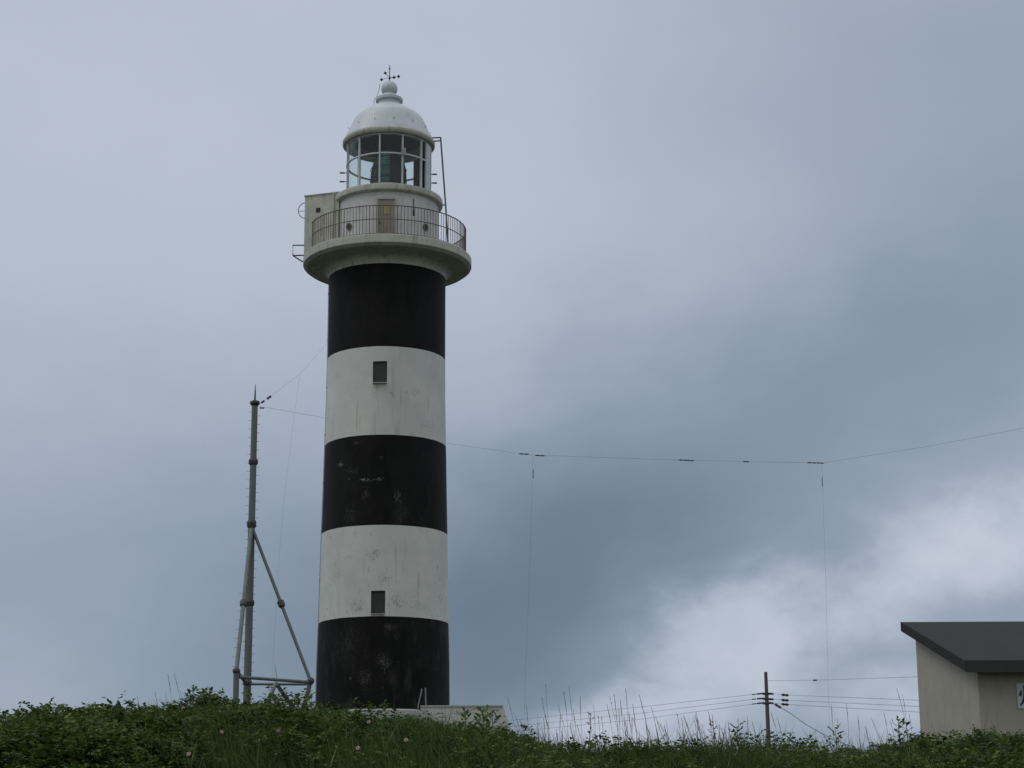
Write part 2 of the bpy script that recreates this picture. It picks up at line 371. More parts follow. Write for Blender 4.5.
for a, zt, zb, w in WIN:
    Mx = Matrix.Rotation(R(a), 3, 'Z'); h = zt-zb; zc = (zt+zb)/2; r = 2.42 if zc > 12 else 2.55
    f = MB()
    def lp(dx, dy, dz, r=r, Mx=Mx, a=a, zc=zc): return LP(r, R(a), zc) + Mx @ Vector((dx, dy, dz))
    for dx in (-w/2+.025, w/2-.025): f.box(lp(dx, 0, 0), (.05, .06, h-.004), Mx)
    for dz in (-h/2+.027, h/2-.027): f.box(lp(0, 0, dz), (w-.104, .06, .05), Mx)
    fo = f.build('window', M['frame'], LH); q = MB(); q.box(lp(0, .02, 0), (w-.1, .02, h-.1), Mx); q.build('pane', M['pane'], fo)
    s = MB(); s.box(LP(r+.16, R(a), zb+.012), (w-.01, .2, .02), Mx); s.build('sill', M['drum'], fo)
# lightning conductor on left flank
mb = MB(); aL = R(-80)
mb.tube([LP(rr+.025, aL, zz) for rr, zz in reversed(prof[1:])], .011, 6)
con = mb.build('conductor', M['galv'], LH)
for zz in np.linspace(5.3, 21.8, 9):
    rr = np.interp(zz, [p[1] for p in prof], [p[0] for p in prof]); k = MB(); k.box(LP(rr+.01, aL, zz), (.06, .05, .04)); k.build('clip', M['galv'], con)
# gallery slab with cove
mb = MB()
cove = [(2.3, 22.52), (2.54, 22.52), (2.55, 22.60), (2.60, 22.72), (2.70, 22.82), (2.85, 22.88), (3.1, 22.91), (3.5, 22.99), (3.64, 23.09), (3.65, 23.11), (3.65, 23.42), (3.62, 23.45), (2.3, 23.46)]
mb.lathe(cove, C0, 128, close=True); mb.build('gallery', M['gallery'], LH, 24)
# watch room drum + cornice
mb = MB(); mb.lathe([(2.2, 23.47), (2.2, 25.82)], C0, 96); mb.build('watch_room', M['drum'], LH)
mb = MB(); mb.lathe([(2.12, 25.8), (2.26, 25.80), (2.38, 25.86), (2.40, 26.0), (2.38, 26.10), (1.7, 26.16), (.02, 26.17), (.02, 25.8)], C0, 96, close=True); mb.build('cornice', M['gallery'], LH, 50)
# left annex box
d = Vector((1.57, -.50, 0)).normalized(); n_ = Vector((-d.y, d.x, 0))
Mb = Matrix((d, n_, Vector((0,0,1)))).transposed()
fl_ = Vector((LX-3.60, LY-.45, 0)); bc = fl_ + d*.8 + n_*.8
mb = MB(); mb.box((bc.x, bc.y, 24.67), (1.6, 1.6, 3.02), Mb); box_o = mb.build('side_cabin', M['gallery'], LH)
mb = MB(); mb.box((bc.x, bc.y, 26.205), (1.66, 1.66, .05), Mb); mb.build('roof_slab', M['eave'], box_o)
mb = MB(); p = fl_ + d*.64; mb.box((p.x, p.y, 25.5), (.2, .03, .2), Mb); mb.build('vent_hole', M['dark'], box_o)
mb = MB(); p = fl_ + d*1.36 - n_*.03; mb.box((p.x, p.y, 24.85), (.05, .05, 2.7), Mb); mb.build('pipe', M['gallery'], box_o)
mb = MB(); c = Vector((LX-3.60, LY+.0, 25.7))
mb.tube([c + Vector((-.33*sin(t), .12*cos(t)*0, .36*cos(t))) for t in np.linspace(0, pi, 13)], .018, 6)
mb.tube([c, c+Vector((-.33, 0, -.05))], .012, 5)
mb.build('hoop', M['galv'], box_o)
mb = MB()
for dy in (0,):
    a_ = P(292.9, 245.3, 84.3); b_ = P(304.8, 245.3, 84.3); c_ = P(292.9, 255.6, 84.3); d_ = P(304.8, 255.2, 84.3); e_ = P(303.8, 264.6, 84.3); o = Vector((0, dy, 0))
    for pp in ((b_, a_, c_, e_), (c_, d_)): mb.tube([q+o+(Vector((.15,0,0)) if q in (b_, d_, e_) else Vector()) for q in pp], .03, 6)
mb.build('side_bracket', M['dark_metal'], LH, raw=True)
# railing
RR = 3.40; a_s, a_e = R(-69), R(244)
arc = lambda r, z, n=120: [LP(r, a_s+(a_e-a_s)*k/n, z) for k in range(n+1)]
mb = MB(); mb.tube(arc(RR, 24.76), .024, 8); ro = mb.build('railing', M['rail'], LH)
mb = MB(); mb.tube(arc(RR, 24.17), .020, 6); mb.build('mid_rail', M['rail'], ro)
mb = MB(); mb.tube(arc(RR, 23.54), .020, 6); mb.build('bottom_rail', M['rail'], ro)
NB = 126; rear = MB()
for k in range(NB+1):
    a = a_s+(a_e-a_s)*k/NB
    if k % 8 == 0:
        mb = MB(); mb.tube([LP(RR, a, 23.42), LP(RR, a, 24.75)], .022, 6); mb.build('post', M['rail'], ro); continue
    if k > 112: rear.tube([LP(RR, a, 23.55), LP(RR, a, 24.75)], .014, 5, False); continue
    mb = MB(); mb.tube([LP(RR, a, 23.55), LP(RR, a, 24.75)], .014, 5, False); mb.build('baluster', M['rail'], ro)
tag(rear.build('rear_balusters', M['rail'], ro), kind='stuff')
a = R(22); mb = MB(); mb.tube([LP(RR, a, 24.55), LP(RR-.02, a, 25.12)], .03, 6); mb.box(LP(RR, a, 24.5), (.07, .07, .25)); mb.build('lamp_stub', M['dark_metal'], ro)
# door
a = R(-.5)+DAZ*.6; Mx = Matrix.Rotation(a, 3, 'Z')
mb = MB(); mb.box(LP(2.215, a, 24.42), (.70, .05, 1.92), Mx); do = mb.build('door', M['door'], LH)
mb = MB()
for dx in (-.39, .39): mb.box(LP(2.2, a, 24.46)+Mx @ Vector((dx, 0, 0)), (.07, .14, 2.04), Mx)
mb.box(LP(2.2, a, 25.46)+Vector((0,0,0)), (.70, .14, .08), Mx); mb.build('door_frame', M['eave'], do)
mb = MB(); mb.box(LP(2.25, a, 24.93)+Mx @ Vector((0,0,0)), (.24, .02, .34), Mx); mb.build('yellow_sign', M['yellow'], do)
mb = MB(); mb.box(LP(2.27, a, 24.4)+Mx @ Vector((-.27,0,0)), (.04, .06, .12), Mx); mb.build('handle', M['dark_metal'], do)
for az_, in ((-48.4,), (46.4,)):
    a = R(az_)+DAZ; nrm = LP(1, a, 0)-LP(0, a, 0); mb = MB(); c = LP(2.2, a, 24.44)
    mb.tube([c - nrm*.05, c + nrm*.07], [.15, .15], 16); v = mb.build('round_vent', M['rail'], LH)
    mb = MB(); mb.tube([c + nrm*.065, c + nrm*.09], [.10, .10], 14); mb.build('vent_cover', M['dark'], v)
# lantern room
LR = 1.83
mb = MB(); mb.lathe([(LR-.09, 26.16), (LR+.05, 26.16), (LR+.05, 26.30), (LR-.09, 26.30)], C0, 72, close=True); lan = mb.build('lantern_room', M['white_metal'], LH)
mb = MB(); mb.lathe([(LR-.05, 28.50), (LR+.04, 28.50), (LR+.04, 28.60), (LR-.05, 28.60)], C0, 72, close=True); mb.build('head_ring', M['white_metal'], lan)
mb = MB(); mb.lathe([(LR-.04, 27.63), (LR+.035, 27.63), (LR+.035, 27.69), (LR-.04, 27.69)], C0, 72, close=True); mb.build('glazing_bar', M['white_metal'], lan)
off = R(-12)+DAZ
for k in range(12):
    a = off + k*R(30.6) if k < 7 else off - (12-k)*R(30.6)
    Mx = Matrix.Rotation(a, 3, 'Z')
    mb = MB(); mb.box(LP(LR+.02, a, 27.4), (.06, .10, 2.2), Mx); mb.build('mullion', M['white_metal'], lan)
PA0, PA1 = R(61)+DAZ, R(141)+DAZ
for k in range(12):      # panes, two tiers
    a0 = off + k*R(30); a1 = a0+R(30); am = (a0+a1)/2 % (2*pi)
    if PA0 < am < PA1: continue
    for z0, z1 in ((26.3, 27.63), (27.69, 28.5)):
        mb = MB(); mb.lathe([(LR-.01, z0), (LR-.01, z1)], C0, 6, a0, a1); mb.build('glass_pane', M['glass'], lan)
mb = MB(); mb.lathe([(LR-.03, 26.3), (LR+.045, 26.3), (LR+.045, 28.5), (LR-.03, 28.5)], C0, 18, PA0, PA1, close=True); mb.build('blank_panel', M['white_metal'], lan)
mb = MB(); mb.lathe([(LR-.045, 26.3), (LR-.04, 28.5)], C0, 18, PA0, PA1); mb.build('panel_lining', M['inner'], lan)
mb = MB(); a = R(20)+DAZ; mb.box(LP(LR+.1, a, 27.72), (.14, .1, .32), Matrix.Rotation(a, 3, 'Z')); mb.build('latch', M['eave'], lan)
for sgn in (-1, 1):      # hand brackets on the flanks
    for zz in (27.35, 26.95):
        a = sgn*R(88)+DAZ; mb = MB(); q = Vector((sgn, 0, 0))
        mb.tube([LP(LR, a, zz), LP(LR, a, zz)+q*.2], .02, 6); mb.box(LP(LR, a, zz)+q*.2, (.2, .1, .04)); mb.build('hand_bracket', M['galv'], lan)
# lens apparatus
mb = MB(); mb.lathe([(.02, 26.18), (.42, 26.18), (.42, 26.5), (.3, 26.55), (.02, 26.55)], C0, 32); le = mb.build('lens_pedestal', M['inner'], LH)
pf = []; N = 16
for i in range(N):
    t = i/N; z = 26.56+t*1.75; r = .80*math.sqrt(max(.02, 1-((t-.32)/.80)**2)) if t > .32 else .80*(1-.18*((.32-t)/.32)**2)
    pf += [(r, z), (r*.94, z+.1)]
mb = MB(); mb.lathe(pf, C0, 12); mb.build('lens', M['lens'], le, 10)
for az_, w in ((-80, .05), (-38, .05), (-28, .04), (24, .34), (70, .06), (150, .3), (215, .1)):
    a = R(az_)+DAZ; mb = MB()
    mb.lathe([(r+.02, z) for r, z in pf[::2]], C0, 5, a-w/1.0, a+w/1.0); mb.build('lens_frame', M['inner'], le)
for zz in (26.56, 27.0, 27.5, 27.95):
    rr = np.interp(zz, [p[1] for p in pf[::2]], [p[0] for p in pf[::2]])+.03
    mb = MB(); mb.lathe([(rr-.02, zz), (rr, zz), (rr, zz+.035), (rr-.02, zz+.035)], C0, 24, close=True); mb.build('lens_band', M['inner'], le)
# dome
mb = MB(); mb.lathe([(1.5, 28.60), (1.98, 28.56), (2.03, 28.62), (2.03, 28.76), (1.98, 28.82), (1.5, 28.86)], C0, 96, close=True); dm0 = mb.build('eave_ring', M['eave'], LH, 50)
dp = [(1.97, 28.80), (1.90, 29.0), (1.78, 29.2), (1.66, 29.5), (1.52, 29.8), (1.34, 30.0), (1.12, 30.17), (.86, 30.33), (.66, 30.43), (.55, 30.5)]
mb = MB(); mb.lathe(dp, C0, 96); dm = mb.build('dome', M['dome'], LH, 60)
mb = MB(); mb.lathe([(1.6, 28.61), (1.4, 29.3), (1.0, 29.8), (.02, 30.1)], C0, 48); mb.build('dome_lining', M['inner'], dm)
mb = MB(); mb.lathe([(.54, 30.44), (.50, 30.66), (.60, 30.70), (.60, 30.82), (.5, 30.88), (.34, 30.93), (.31, 31.02), (.02, 31.04)], C0, 48); mb.build('collar', M['dome'], dm)
mb = MB(); mb.sphere((LX, LY, 31.30), .365, 14); mb.build('ball_finial', M['dome'], dm, 80)
for zz, n in ((29.25, 13),):
    rr = np.interp(zz, [p[1] for p in dp], [p[0] for p in dp])
    for k in range(n):
        a = 2*pi*(k+.4)/n; q = LP(1, a, 0)-LP(0, a, 0); c = LP(rr-.02, a, zz)
        mb = MB(); mb.tube([c, c+q*.07, c+q*.085+Vector((0,0,.05))], .016, 5); mb.build('hook', M['eave'], dm)
mb = MB(); a = R(-95)
mb.tube([LP(.42, a, 31.55), LP(.46, a, 31.3), LP(.56, a, 30.95), LP(.68, a, 30.8), LP(.68, a, 30.45)], .012, 5); mb.build('conductor_rod', M['galv'], dm)
mb = MB(); mb.tube([(LX, LY, 31.6), (LX, LY, 32.42)], [.03, .014], 6); wv = mb.build('weather_vane', M['dark_metal'], dm)
mb = MB(); mb.sphere((LX, LY, 31.8), .05, 6); mb.sphere((LX, LY, 32.25), .04, 6); mb.build('knob', M['dark_metal'], wv)
for dx, dy, dz in ((.40, 0, .02), (-.36, .1, -.08), (-.17, -.3, .06), (.18, .3, .1)):
    e = Vector((LX+dx, LY+dy, 31.86+dz)); mb = MB(); mb.tube([(LX, LY, 31.84), e], .009, 5); mb.box(e, (.1, .06, .1), Matrix.Rotation(.6, 3, 'Y')); mb.build('vane_arm', M['dark_metal'], wv)
# outer conduit pole on the right
mb = MB()
mb.tube([P(440.6, 137.5, 83.6), P(443.2, 172, 83.2), P(445.6, 205, 82.6), P(448, 243, 82.0)], .035, 8)
mb.tube([P(430, 138, 83.8), P(440.6, 137.5, 83.6)], .03, 6); mb.tube([P(431, 141.5, 83.8), P(440.9, 140.7, 83.6)], .03, 6)
mb.tube([P(443, 205, 83.4), P(445.6, 205, 82.6)], .03, 6)
mb.build('conduit_pole', M['dark_metal'], LH, raw=True)
mb = MB()
mb.lathe([(3.03, 3.3), (3.03, 3.86), (2.99, 3.9), (2.74, 3.9)], C0, 96); mb.build('plinth', M['plinth'], LH)
# grab rails at the foot
for (x0, y0), (x1, y1) in (((418, 707), (422, 689)), ((426, 707), (425.5, 688))):
    mb = MB(); mb.tube([P(x0, y0+3, 80.2), P(x0, y0, 80.2), P(x1, y1, 80.5)], .03, 6); mb.build('grab_rail', M['galv'], LH, raw=True)

# concrete platform beside the foot
def block(name, label, fx0, fx1, ytop, D0, depth, batter, zb, cat, mat):
    a = P(fx0, ytop, D0); b = P(fx1, ytop, D0); z1 = a.z
    v = [(a.x, D0-batter*.4, zb), (b.x+batter, D0-batter*.4, zb), (b.x+batter, D0+depth, zb), (a.x, D0+depth, zb),
         (a.x, D0, z1), (b.x, D0, z1), (b.x, D0+depth, z1), (a.x, D0+depth, z1)]
    mb = MB(); mb.add(v, [(3,2,1,0),(4,5,6,7),(0,1,5,4),(1,2,6,5),(2,3,7,6),(3,0,4,7)])
    o = mb.build(name, mat); tag(o, label, cat); return o
pb = block('concrete_platform', 'low pale concrete platform with a sloping end, beside the foot of the lighthouse', 420.5, 503, 707, 79.2, 7.5, .6, 5.0, 'platform', M['plinth'])
mb = MB(); a = P(420.5, 707, 79.2); b = P(503, 707, 79.2); mb.box(((a.x+b.x)/2, 79.23, a.z+.03), (b.x-a.x+.02, .14, .055)); k = mb.build('coping', M['plinth'], pb)

# ------------------------------------------------------------ tripod mast
DM = 78.0
mt = empty('radio_mast', P(247, 700, DM), 'grey tubular steel mast on a tripod, left of the lighthouse', 'mast')
mbase = P(247.3, 684, DM); mx_, zr = mbase.x, mbase.z
mz = lambda py: P(250, py, DM).z
mb = MB(); mb.tube([(mx_, DM, 5.4), (mx_, DM, mz(603)), (mx_, DM, mz(524)), (mx_, DM, mz(404))], [.15, .145, .135, .12], 14); mb.build('mast_pole', M['galv'], mt)
for py, h, r in ((462, .24, .19), (524, .30, .19), (603, .26, .19), (683, .2, .18)):
    mb = MB(); mb.lathe([(.1, -h/2), (r*.8, -h/2), (r, -h*.25), (r, -.02), (r*.88, 0), (r, .02), (r, h*.25), (r*.8, h/2), (.1, h/2)], (mx_, DM, mz(py)), 20); mb.build('flange', M['flange'], mt)
mb = MB(); mb.lathe([(.02, -.14), (.13, -.14), (.2, -.05), (.2, .03), (.06, .1), (.02, .1)], (mx_, DM, mz(402.5)), 16); mb.build('top_cap', M['flange'], mt)
mb = MB(); mb.tube([(mx_, DM, mz(402)), (mx_, DM, mz(392)), (mx_, DM, mz(384.5))], [.04, .03, .008], 6); mb.build('spike', M['dark_metal'], mt)
DA, DB = DM*.952, DM*.985
jt = Vector((mx_, DM, mz(526))); nA = P(236.4, 671, DA); nB = P(310.6, 681, DB)
nodes = [nA, nB]
mb = MB(); mb.tube([jt, nA], .082, 10); la = mb.build('brace_leg', M['galv'], mt)
mb = MB(); mb.tube([jt, nB], .068, 10); lb = mb.build('brace_leg', M['galv'], mt)
mb = MB(); mb.tube([nA, (nA.x+.02, nA.y, 4.8)], .11, 10); mb.build('foot_post', M['galv'], mt)
mb = MB(); mb.tube([nB, P(305.5, 702, DB), P(301, 720, DB)], .085, 10); mb.build('foot_post', M['galv'], mt)
mid = P(276, 683.3, DM*.99)
for q in (P(266, 705, DM*.96), P(292, 706, DM*1.0)):
    mb = MB(); mb.tube([mid, q, mid+(q-mid)*1.5], .08, 10); mb.build('foot_post', M['galv'], mt)
for t, r in ((.345*1.0, .15), (.55, .14)):
    for (n0, leg) in ((nA, la), (nB, lb)):
        if (n0 is nA) != (t > .5): continue
        c = jt.lerp(n0, t if n0 is nA else .51); dd = (n0-jt).normalized()
        mb = MB(); mb.tube([c-dd*.16, c-dd*.1, c+dd*.1, c+dd*.16], [.09, .135, .135, .09], 12); mb.build('leg_collar', M['flange'], leg)
for q in nodes:
    mb = MB(); mb.sphere(q, .145, 8); mb.build('node_joint', M['flange'], mt)
rA = P(239, 677, DA)
for a_, b_, r in ((rA, nB-Vector((0,0,.05)), .062), (Vector((mx_, DM, zr)), nB-Vector((0,0,.12)), .055), (nA, Vector((mx_, DM, zr)), .07)):
    mb = MB(); mb.tube([a_, b_], r, 10); mb.build('ring_beam', M['galv'], mt)
k = 0
for py in np.arange(414, 698, 8.5):     # step bolts up both flanks of the pole and the near leg
    for s in (-1, 1):
        z = mz(py + (s*2)); mb = MB(); mb.tube([(mx_+s*.1, DM, z), (mx_+s*.245, DM-.02, z)], .007, 5); mb.build('step_bolt', M['galv'], mt)
for t in np.linspace(.48, .97, 9):
    c = jt.lerp(nA, t); mb = MB(); mb.tube([c, c+Vector((-.2, 0, 0))], .007, 5); mb.build('step_bolt', M['galv'], la)

# ------------------------------------------------------------ wires
def sagline(pts, sag=0, n=8):
    o = []
    for a, b in zip(pts, pts[1:]):
        for i in range(n): 
            t = i/n; p = a.lerp(b, t); p.z -= sag*4*t*(1-t); o.append(p)
    return o+[pts[-1]]
def wire(name, pts, r, label, cat, sag=0, mat='wire', ins=(), group=None, iname='insulator'):
    mb = MB(); mb.tube(sagline([Vector(p) for p in pts], sag), r, 5, False); o = mb.build(name, M[mat]); tag(o, label, cat, group)
    for c, dirn, L, rr in ins:
        dd = Vector(dirn).normalized(); c = Vector(c)
        q = MB(); q.tube([c-dd*L/2, c-dd*L*.25, c, c+dd*L*.25, c+dd*L/2], [rr*.4, rr, rr*.6, rr, rr*.4], 8); q.build(iname, M['dark_metal'], o)
    return o
def seg(p, a, b): return (p, b-a)
T = Vector((mx_+.12, DM, mz(406)))
w = [T, P(323, 417.5, 84), P(385, 429.5, 89.5), P(445, 443, 90.5), P(530, 455, 92), P(690, 460.4, 93.5), P(823, 463, 95), P(930, 446, 92), P(1024, 428, 88), P(1150, 400, 83)]
ins = [(P(x, y, D), (1, .1, -.02), L, .035) for x, y, D, L in ((683, 460.1, 93.4, .45), (690, 460.5, 93.5, .4), (746, 461.6, 94.1, .3), (812, 462.8, 94.8, .5), (820, 463, 95, .4), (524, 454, 91.9, .5), (540, 455.6, 92.1, .5), (262, 408, 78.3, .2))]
wire('aerial_wire', w, .0048, 'long thin aerial wire strung from the mast past the lighthouse to the right', 'wire', 0, 'wire', ins)
w2 = [Vector((mx_+.1, DM, mz(404.5))), P(262.5, 402, 78.2), P(269, 397.5, 78.5), P(300, 374, 80.5), P(327, 343, 84.5), P(345, 322, 87.2)]
wire('upper_aerial_wire', w2, .0032, 'short faint wire rising from the mast top to the lighthouse with two dark insulators', 'wire', 0, 'wire', [(P(262.8, 401.8, 78.2), w2[2]-w2[1], .22, .05), (P(269, 397.5, 78.5), w2[2]-w2[1], .3, .055)])
d = P(270, 690, 80); d.z = gz(d.x, 80)
wire('slack_down_wire', [P(300, 374, 80.5), P(293, 425, 80.4), P(285, 490, 80.3), P(279, 560, 80.2), d], .0026, 'faint slack wire hanging between the mast and the lighthouse', 'wire', 0, 'pale_wire')
for x0, y0, D, x1, lab in ((533, 456, 92, 524.5, 'faint vertical wire hanging from the aerial just right of the lighthouse'), (822, 464, 95, 828.5, 'faint vertical wire hanging from the aerial far right, above the utility pole')):
    q = P(x1, 705, D); q.z = min(q.z, gz(q.x, D)) 
    wire('down_wire', [P(x0, y0, D), P((x0+x1)/2+.5, 580, D), P(x1, 700, D), q], .0032, lab, 'wire', 0, 'pale_wire', [(P(x0+.2, y0+18, D), (0, 0, 1), .5, .02)])

# ------------------------------------------------------------ utility pole
DP = 150.0
pt = P(765.7, 672, DP); up_ = empty('utility_pole', (pt.x, DP, 5.4), 'dark weathered wooden utility pole rising behind the bank', 'utility pole')
mb = MB(); mb.tube([(pt.x+.06, DP, 5.2), (pt.x, DP, pt.z)], [.20, .125], 12); mb.build('pole_shaft', M['wood'], up_)
for yy in (694, 699, 703.5):
    c = P(766.3, yy, DP); mb = MB(); mb.box(c, (.5, .32, .12)); mb.build('pole_band', M['dark_metal'], up_)
L_end = [((757, 694), (762.5, 693.3), (640, 707), (505, 721)), ((757, 698.8), (762.5, 698.2), (640, 713.3), (505, 727)), ((757, 703.5), (762.8, 702.7), (640, 719.3), (505, 732.5))]
R_end = [((778, 694), (785.5, 695), (917, 700.2), (1100, 703)), ((778, 699.4), (786, 700.2), (917, 706.4), (1100, 710)), ((778, 703.3), (786, 704.4), (917, 712), (1100, 717))]
rank = ['highest', 'middle', 'lowest']
def insul(a, b, r=.09):
    mb = MB(); pts = [a.lerp(b, i/10) for i in range(11)]; mb.tube(pts, [r*(1 if i % 2 else .55) for i in range(11)], 8); return mb.build('insulator', M['dark_metal'], up_)
for i in range(3):
    (a1, a2, a3, a4) = L_end[i]
    c0 = P(764.5, a2[1], DP); c1 = P(*a1, DP+1); insul(c0, c1, .075)
    wire('power_line', [c1, P(*a3, 172), P(*a4, 200), P(430, a4[1]+7, 216)], .012, f'{rank[i]} of the three power lines running left from the utility pole', 'power line', 0, 'wire', [(P(754, a1[1]+.4, DP+1.5), (1, 0, .1), .35, .05)], 'power lines left of the pole', 'clamp')
    (b1, b2, b3, b4) = R_end[i]
    c0 = P(768, b1[1]-.4, DP); c1 = P(773.5, b1[1]-.1, DP); insul(c0, c1, .10)
    o = wire('power_line', [c1, P(*b2, DP-1), P(*b3, 128), P(*b4, 105)], .0115, f'{rank[i]} of the three power lines running right from the utility pole', 'power line', 0, 'wire', [(P(785, b2[1], DP-.9), (1, 0, -.1), .55, .11)], 'power lines right of the pole', 'clamp')
wire('top_wire', [P(766, 680.7, DP), P(815, 680.2, 145), P(917, 676.8, 128), P(1100, 669, 105)], .010, 'single thin wire running right from near the top of the utility pole', 'wire', 0, 'wire', [(P(815, 680.2, 145), (1, 0, 0), .3, .07)])
wire('service_cable', [P(768.5, 702.5, DP), P(776, 704.8, 149), P(790, 713, 146), P(806, 724.5, 142), P(832, 739, 136), P(850, 746, 130)], .025, 'thick cable slanting down to the right from the utility pole', 'cable', 0, 'wire', [(P(778, 706, 148.6), (1, 0, -.6), .55, .11)], None, 'clamp')

# ------------------------------------------------------------ house
HY0, HL, Y0 = 60.0, 16.0, 59.3
HX = P(977.5, 675, HY0).x; HY1 = 60*HX/P(915.8, 645, 60).x
XR = P(966, 661, Y0).x; Y1 = 60*XR/P(901.3, 622, 60).x
z0 = P(966, 661, Y0).z; z1 = P(901, 622, Y1).z; TH = .30
rz = lambda y: z0+(z1-z0)*(y-Y0)/(Y1-Y0)
hs = empty('house', (HX, HY0, 3.1), 'beige building with a dark grey single-slope roof at the right edge', 'building')
def wallbox(name, pts, parent=hs):  # vertical prism given outline (8 verts)
    mb = MB(); mb.add(pts, [(3,2,1,0),(4,5,6,7),(0,1,5,4),(1,2,6,5),(2,3,7,6),(3,0,4,7)]); return mb.build(name, M['wall'], parent)
zb = 2.4; t = .2
def wb(name, x0, x1, y0, y1):
    e = TH+.004; return wallbox(name, [(x0,y0,zb),(x1,y0,zb),(x1,y1,zb),(x0,y1,zb),(x0,y0,rz(y0)-e),(x1,y0,rz(y0)-e),(x1,y1,rz(y1)-e),(x0,y1,rz(y1)-e)])
wb('front_wall', HX+t+.003, HX+HL, HY0+.003, HY0+t); sw = wb('side_wall', HX, HX+t, HY0, HY1); wb('back_wall', HX+t+.003, HX+HL, HY1-t, HY1); wb('side_wall', HX+HL+.003, HX+HL+t, HY0, HY1)
X1 = HX+HL+.6
mb = MB(); mb.add([(XR,Y0,z0-TH),(X1,Y0,z0-TH),(X1,Y1,z1-TH),(XR,Y1,z1-TH),(XR,Y0,z0),(X1,Y0,z0),(X1,Y1,z1),(XR,Y1,z1)], [(3,2,1,0),(4,5,6,7),(0,1,5,4),(1,2,6,5),(2,3,7,6),(3,0,4,7)])
rf = mb.build('roof', M['roof'], hs)
mb = MB(); mb.box(((XR+X1)/2, Y0-.02, z0-TH/2-.01), (X1-XR+.04, .035, TH+.05)); mb.build('fascia', M['fascia'], rf)
mb = MB(); e = .012
mb.add([(XR-.03,Y0,z0-TH-e),(XR-.003,Y0,z0-TH-e),(XR-.003,Y1,z1-TH-e),(XR-.03,Y1,z1-TH-e),(XR-.03,Y0,z0+e),(XR-.003,Y0,z0+e),(XR-.003,Y1,z1+e),(XR-.03,Y1,z1+e)], [(3,2,1,0),(4,5,6,7),(0,1,5,4),(1,2,6,5),(2,3,7,6),(3,0,4,7)]); mb.build('verge_board', M['roof'], rf)
# wall sign, one dark character on white
sx = P(1017, 696, HY0).x; zt = P(1017, 683.5, HY0).z; zb_ = P(1017, 708.5, HY0).z; sh = zt-zb_
sg = MB(); sg.box((sx+sh*.325, HY0-.025, (zt+zb_)/2), (sh*.65, .04, sh)); so_ = sg.build('wall_sign', M['sign_w']); tag(so_, 'small white sign with a dark navy character on the beige front wall', 'sign')
def stroke(pts, w):
    v = []; f = []
    for i, (a, b) in enumerate(pts):
        p0 = pts[max(0, i-1)]; p1 = pts[min(len(pts)-1, i+1)]; dx, dz = p1[0]-p0[0], p1[1]-p0[1]; l = math.hypot(dx, dz); ww = w[i]/2
        for s in (-1, 1):
            for yy in (-.047, -.056): v.append((sx+sh*(.68*a-.02 - s*dz/l*ww), HY0+yy, zb_+sh*(b + s*dx/l*ww)))
    for i in range(len(pts)-1):
        o = i*4; f += [(o+1, o+3, o+7, o+5), (o, o+4, o+6, o+2), (o, o+1, o+5, o+4), (o+2, o+6, o+7, o+3)]
    f += [(0, 2, 3, 1)]; o = (len(pts)-1)*4; f += [(o, o+1, o+3, o+2)]
    mb.add(v, f)
mb = MB()
stroke([(.27, .72), (.24, .60), (.17, .50)], [.05, .11, .12]); stroke([(.74, .74), (.70, .6), (.66, .52)], [.09, .1, .04])
stroke([(.50, .92), (.50, .62), (.44, .42), (.32, .24), (.16, .10)], [.13, .13, .12, .10, .04]); stroke([(.50, .60), (.58, .38), (.70, .22), (.88, .10)], [.05, .09, .12, .05])
mb.build('sign_character', M['sign_b'], so_)

# ------------------------------------------------------------ vegetation (numpy)
def np_mesh(name, V, Fq, tint, mat):
    me = bpy.data.meshes.new(name); nv, nf = len(V), len(Fq)
    me.vertices.add(nv); me.vertices.foreach_set('co', V.astype(np.float32).ravel())
    k = Fq.shape[1]; me.loops.add(nf*k); me.loops.foreach_set('vertex_index', Fq.astype(np.int32).ravel())
    me.polygons.add(nf); me.polygons.foreach_set('loop_start', np.arange(0, nf*k, k, dtype=np.int32)); me.polygons.foreach_set('loop_total', np.full(nf, k, dtype=np.int32))
    at = me.attributes.new('tint', 'FLOAT', 'POINT'); at.data.foreach_set('value', tint.astype(np.float32))
    me.update(calc_edges=True); me.materials.append(mat); o = bpy.data.objects.new(name, me); col.objects.link(o); return o
def nrm(v): return v/np.maximum(np.linalg.norm(v, axis=-1, keepdims=True), 1e-9)
def leaves(base, dirn, normal, L, Wd, tint):
    """kite shaped leaf folded along its midrib: 5 verts, 4 tris as 2 quads"""
    side = nrm(np.cross(dirn, normal)); nn = nrm(np.cross(side, dirn)); L = L[:, None]; Wd = Wd[:, None]
    p0 = base; p1 = base+dirn*L*.45+side*Wd*.5+nn*Wd*.14; p2 = base+dirn*L-nn*L*.14; p3 = base+dirn*L*.45-side*Wd*.5+nn*Wd*.14; pm = base+dirn*L*.5
    V = np.stack([p0, p1, p2, p3, pm], 1).reshape(-1, 3); n = len(base); o = np.arange(n)[:, None]*5
    Fq = np.concatenate([o+np.array([[0, 1, 4]]), o+np.array([[1, 2, 4]]), o+np.array([[2, 3, 4]]), o+np.array([[3, 0, 4]])])
    return V, Fq, np.repeat(tint, 5)
def vnoise(x, y, s, seed):
    r = np.random.default_rng(seed); g = r.random((64, 64)); u = (x*s) % 63; v = (y*s) % 63
    i = np.floor(u).astype(int); j = np.floor(v).astype(int); fu = ss(u-i); fv = ss(v-j); i2 = (i+1) % 64; j2 = (j+1) % 64
    return (g[i, j]*(1-fu)+g[i2, j]*fu)*(1-fv)+(g[i, j2]*(1-fu)+g[i2, j2]*fu)*fv
def pxof(x, y): return 512 + x/y*2030
